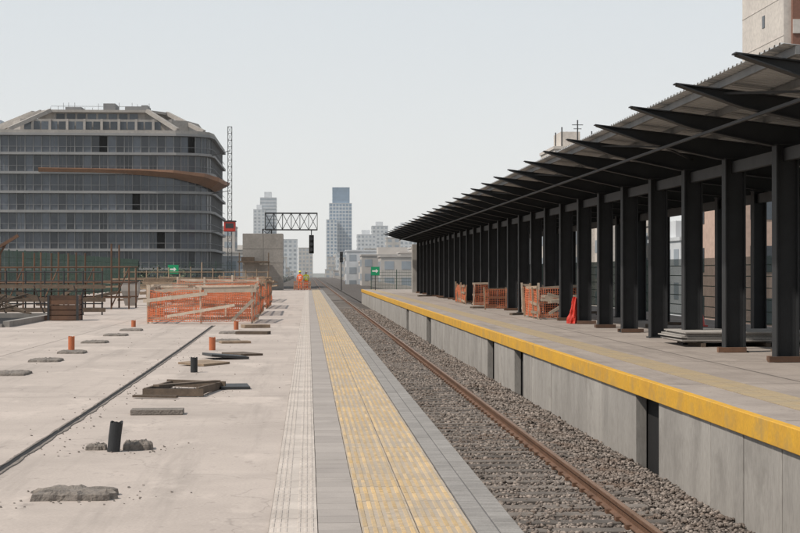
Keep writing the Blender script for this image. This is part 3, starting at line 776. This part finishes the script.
T2=[(-46.5,296),(-30,296),(-27,300),(-27,322),(-50,322),(-50,300)]
m.extrude(T1,top+2.6,top+2.85)
m.extrude(T2,top+2.85,top+4.3)
T3=[(-47.3,295),(-29.2,295),(-26,299.5),(-26,323),(-51,323),(-51,299.5)]
m.extrude(T3,top+4.3,top+4.75)
for p,q in (((-53.5,289.8,top+.7),(-47,295.2,top+4.6)),((-23.5,290.4,top+.7),(-29.4,295.2,top+4.6)),((-19,294,top+.7),(-26.2,299.6,top+4.6)),((-65,312,top+.7),(-50.8,299.8,top+4.6)),((-59,300.5,top+.7),(-49,297.5,top+4.6))):
    m.beam(p,q,0.7,0.7)
for x in np.arange(-50,-25,3.1): m.box(x,x+.45,292.6,293.05,top+.55,top+2.85)
m.make('penthouse_frame',M_pent,ab)
m=MB()
for x in np.arange(-51.3,-27.6,1.55): m.box(x,x+1.3,292.9,292.98,top+.95,top+2.4)
for x in np.arange(-46,-31,1.9): m.box(x,x+1.5,295.9,295.98,top+3.1,top+4.1)
m.make('penthouse_glazing',M_win,ab)
m=MB()
for x,w,h in ((-45,3,1.0),(-38,2.2,1.7),(-34,3,1.1),(-31,1.2,1.4)): m.box(x,x+w,300,306,top+4.75,top+4.75+h)
for i in range(18):
    x=-47+i*1.05+random.uniform(-.3,.3); m.box(x,x+.07,296,296.07,top+4.75,top+5.2+random.random()*1.0)
m.box(-47,-29,296.1,296.15,top+5.45,top+5.52)
m.make('roof_plant',M_mull,ab)
e=empty('construction_hoist',(-13.7,282,-8)); m=MB(); lattice(m,(-13.7,282,-8),(-13.7,282,27.2),0.7,0.7,30,0.08)
for z in (2,9,16,23): m.beam((-13.7,282,z),(-17.8,295,z),0.1,0.1)
m.make('mast',M_dark,e)
m=MB(); m.box(-14.7,-12.7,280.8,283.2,8.8,10.5); m.make('cab',M_red,e,bevel=0.08)
m=MB(); m.box(-14.8,-12.6,280.7,283.3,10.52,10.7); m.box(-14.4,-13.0,280.76,280.795,9.4,10.2); m.make('cab_frame',M_dark,e)

# ---------------------------------------------------------------- generic buildings
def bld(name,x0,x1,y0,y1,z1,wall,win,fh=3.2,bay=3.0,z0=-8,cap=1.0,ww=0.55,wh=0.5,band=False,topper=0):
    e=empty(name,((x0+x1)/2,(y0+y1)/2,z0)); m=MB(); m.box(x0,x1,y0,y1,z0,z1); m.box(x0-.15,x1+.15,y0-.15,y1+.15,z1,z1+cap*.35)
    if topper: 
        m.box(x0+(x1-x0)*.25,x0+(x1-x0)*.7,y0+(y1-y0)*.3,y0+(y1-y0)*.8,z1,z1+topper)
    m.make('walls',wall,e); w=MB(); nf=int((z1-z0)/fh)
    for f in range(nf):
        za=z1-(f+1)*fh+fh*(1-wh)*.5; zb=za+fh*wh
        if zb<-6: continue
        if band:
            w.box(x0+.3,x1-.3,y0-.04,y0+.1,za,zb); w.box(x0-.04,x0+.1,y0+.3,y1-.3,za,zb); w.box(x1-.1,x1+.04,y0+.3,y1-.3,za,zb)
            continue
        n=max(1,int((x1-x0)/bay)); d=(x1-x0)/n
        for k in range(n):
            c=x0+(k+.5)*d; w.box(c-d*ww/2,c+d*ww/2,y0-.04,y0+.1,za,zb)
        n=max(1,int((y1-y0)/bay)); d=(y1-y0)/n
        for k in range(n):
            c=y0+(k+.5)*d; w.box(x0-.04,x0+.1,c-d*ww/2,c+d*ww/2,za,zb); w.box(x1-.1,x1+.04,c-d*ww/2,c+d*ww/2,za,zb)
    w.make('windows',win,e); return e
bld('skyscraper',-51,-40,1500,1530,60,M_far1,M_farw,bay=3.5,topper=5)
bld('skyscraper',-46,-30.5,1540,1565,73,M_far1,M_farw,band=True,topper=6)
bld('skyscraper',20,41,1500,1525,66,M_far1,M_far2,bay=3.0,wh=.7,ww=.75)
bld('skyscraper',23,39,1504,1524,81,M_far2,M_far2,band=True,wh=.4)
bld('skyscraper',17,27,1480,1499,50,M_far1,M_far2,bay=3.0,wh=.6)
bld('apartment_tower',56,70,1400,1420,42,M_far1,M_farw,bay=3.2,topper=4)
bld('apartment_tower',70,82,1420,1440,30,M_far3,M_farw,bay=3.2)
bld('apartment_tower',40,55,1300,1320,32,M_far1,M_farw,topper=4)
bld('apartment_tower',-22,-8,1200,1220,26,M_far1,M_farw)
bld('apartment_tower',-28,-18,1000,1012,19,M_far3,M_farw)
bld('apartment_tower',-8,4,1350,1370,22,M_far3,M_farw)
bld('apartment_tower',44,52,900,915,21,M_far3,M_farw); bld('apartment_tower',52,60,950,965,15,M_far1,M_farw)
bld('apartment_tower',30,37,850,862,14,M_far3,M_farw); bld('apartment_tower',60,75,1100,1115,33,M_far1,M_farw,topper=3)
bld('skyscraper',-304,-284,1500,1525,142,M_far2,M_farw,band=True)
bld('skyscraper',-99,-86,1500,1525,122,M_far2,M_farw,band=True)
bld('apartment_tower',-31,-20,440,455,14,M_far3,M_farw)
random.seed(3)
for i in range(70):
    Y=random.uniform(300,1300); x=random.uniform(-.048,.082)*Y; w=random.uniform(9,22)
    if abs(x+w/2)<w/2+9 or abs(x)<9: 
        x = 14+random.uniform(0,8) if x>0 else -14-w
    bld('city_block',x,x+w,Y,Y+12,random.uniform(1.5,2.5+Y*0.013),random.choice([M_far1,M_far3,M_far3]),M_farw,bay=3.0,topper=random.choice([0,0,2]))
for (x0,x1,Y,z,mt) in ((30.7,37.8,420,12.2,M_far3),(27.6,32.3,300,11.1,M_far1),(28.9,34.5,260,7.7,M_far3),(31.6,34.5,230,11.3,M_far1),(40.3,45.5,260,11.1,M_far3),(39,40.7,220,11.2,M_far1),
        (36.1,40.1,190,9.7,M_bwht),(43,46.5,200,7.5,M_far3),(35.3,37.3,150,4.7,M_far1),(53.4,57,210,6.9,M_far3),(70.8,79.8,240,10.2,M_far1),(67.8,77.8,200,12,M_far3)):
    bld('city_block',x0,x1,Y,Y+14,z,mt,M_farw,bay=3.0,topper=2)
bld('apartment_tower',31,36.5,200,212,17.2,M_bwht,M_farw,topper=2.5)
m=MB()
for x,h in ((31.2,1.8),(32,2.5),(34,3.4),(35.8,2)): m.tube([(x,200.5,17.5),(x,200.5,17.5+h)],0.08,6)
m.beam((33.3,200.5,20.3),(34.7,200.5,20.3),0.08,0.08); m.beam((33.5,200.5,19.8),(34.5,200.5,19.8),0.08,0.08); m.make('rooftop_antenna',M_dark)
e=empty('apartment_tower',(42,130,-8)); m=MB(); m.box(37.4,38.0,124,136,-8,34); m.make('cream_wing',M_bwht,e)
m=MB(); m.box(38.0,56,123.6,136.4,-8,34); m.make('brick_wing',M_bbrn,e)
m=MB(); w=MB()
for f in range(14):
    z=-7+f*3.05; m.box(38.0,56,123.5,123.6,z,z+1.1)
    for kx in range(4): w.box(39.0+kx*3.6,41.0+kx*3.6,123.52,123.6,z+1.3,z+2.7)
    m.box(37.37,37.4,124.0,136,z-.12,z-.02)
    if f%2: w.box(37.36,37.4,129.2,129.9,z+1.3,z+2.3)
m.make('spandrel_bands',M_bwht,e); w.make('windows',M_win,e)
bld('apartment_building',26.2,29.2,96,110,10.5,M_bpink,M_win,bay=5)

# ---------------------------------------------------------------- trees
def tree(m,t_,x,y,z0,h,r,n=420):
    t_.tube([(x,y,z0),(x+.1*r,y,z0+h*.35),(x,y,z0+h*.7)],[h*.035,h*.026,h*.012],8)
    for a in range(6):
        an=a*1.05+random.random(); t_.tube([(x,y,z0+h*.35+a*h*.04),(x+math.cos(an)*r*.7,y+math.sin(an)*r*.7,z0+h*.62+a*h*.03)],[h*.015,h*.005],6)
    cl=[(random.gauss(0,.45)*r,random.gauss(0,.45)*r,random.uniform(.42,.95)*h,random.uniform(.22,.42)*r) for _ in range(16)]
    for i in range(n):
        c=random.choice(cl); d=Vector((random.gauss(0,1),random.gauss(0,1),random.gauss(0,.8))).normalized()*c[3]*random.uniform(.6,1.1)
        p=Vector((x+c[0],y+c[1],z0+c[2]))+d; s_=random.uniform(.12,.3)*r*.2
        A=Vector((random.gauss(0,1),random.gauss(0,1),random.gauss(0,1))).normalized()*s_; B=A.orthogonal().normalized()*s_*.7
        m.add([p-A,p+B,p+A,p-B],[(0,1,2,3)])
m=MB(); t_=MB(); random.seed(11)
e=empty('distant_trees',(0,300,-8))
for i in range(34):
    Y=random.uniform(330,800); x=random.uniform(-.052,.076)*Y
    if abs(x-3)<11: x+= 16 if x>3 else -16
    tree(m,t_,x,Y,-8,random.uniform(7.5,10),random.uniform(2.5,4),480)
for i in range(26):
    Y=random.uniform(190,270); x=random.uniform(-65,-16)
    tree(m,t_,x,Y,-8,random.uniform(8,11),random.uniform(3,4.5),480)
m.make('foliage',M_leaf,e); t_.make('trunks',M_bark,e)

# ---------------------------------------------------------------- hazy air over the city (real scattering volume)
hm=bpy.data.materials.new('haze_air'); hm.use_nodes=True; nt=hm.node_tree
nt.nodes.remove(nt.nodes['Principled BSDF'])
vs_=nt.nodes.new('ShaderNodeVolumeScatter'); vs_.inputs['Color'].default_value=(1.0,1.0,1.0,1); vs_.inputs['Density'].default_value=0.00018; vs_.inputs['Anisotropy'].default_value=0.0
nt.links.new(vs_.outputs[0],nt.nodes['Material Output'].inputs['Volume'])
m=MB(); m.box(-1500,1500,175,2400,-7.9,420); m.make('haze',hm)

# ---------------------------------------------------------------- light, sky, camera
sun_az=math.radians(-112)
el=math.radians(52)
to=Vector((math.sin(sun_az)*math.cos(el),math.cos(sun_az)*math.cos(el),math.sin(el)))
ld=bpy.data.lights.new('sun','SUN'); ld.energy=4.1; ld.angle=math.radians(1.5); ld.color=(1.0,0.935,0.85)
lo=bpy.data.objects.new('sun',ld); S.collection.objects.link(lo); lo.rotation_euler=to.to_track_quat('Z','Y').to_euler(); lo.location=(-30,-20,60)
W=bpy.data.worlds.new('World'); S.world=W; W.use_nodes=True
nt=W.node_tree; N=nt.nodes; Lk=nt.links; bg=N['Background']; sky=N.new('ShaderNodeTexSky'); sky.sky_type='NISHITA'; sky.sun_disc=False
sky.sun_elevation=el; sky.sun_rotation=sun_az; sky.air_density=1.0; sky.dust_density=1.0; sky.ozone_density=1.0; sky.altitude=0
tc=N.new('ShaderNodeTexCoord'); sp=N.new('ShaderNodeSeparateXYZ'); Lk.new(tc.outputs['Generated'],sp.inputs[0])
cr=N.new('ShaderNodeValToRGB'); Lk.new(sp.outputs['Z'],cr.inputs['Fac'])
E=cr.color_ramp.elements; E[0].position=0.0; E[0].color=(0.98,0.975,0.95,1); E[1].position=1.0; E[1].color=(0.42,0.48,0.54,1)
x=E.new(0.08); x.color=(0.93,0.95,0.95,1); x=E.new(0.18); x.color=(0.83,0.885,0.92,1); x=E.new(0.45); x.color=(0.60,0.66,0.72,1)
sc=N.new('ShaderNodeVectorMath'); sc.operation='SCALE'; sc.inputs['Scale'].default_value=10.0; Lk.new(cr.outputs['Color'],sc.inputs[0])
mx=N.new('ShaderNodeMix'); mx.data_type='RGBA'; mx.inputs['Factor'].default_value=0.87
Lk.new(sky.outputs[0],mx.inputs['A']); Lk.new(sc.outputs[0],mx.inputs['B'])
Lk.new(mx.outputs['Result'],bg.inputs['Color']); bg.inputs['Strength'].default_value=0.10
cam=bpy.data.cameras.new('camera'); cam.sensor_width=36; cam.lens=72; cam.clip_start=0.1; cam.clip_end=20000
co=bpy.data.objects.new('camera',cam); S.collection.objects.link(co); co.location=(0,0,1.7)
co.rotation_euler=(math.radians(90.2),0,math.radians(-3.29)); S.camera=co
S.view_settings.view_transform='Standard'; S.view_settings.look='None'; S.view_settings.exposure=0
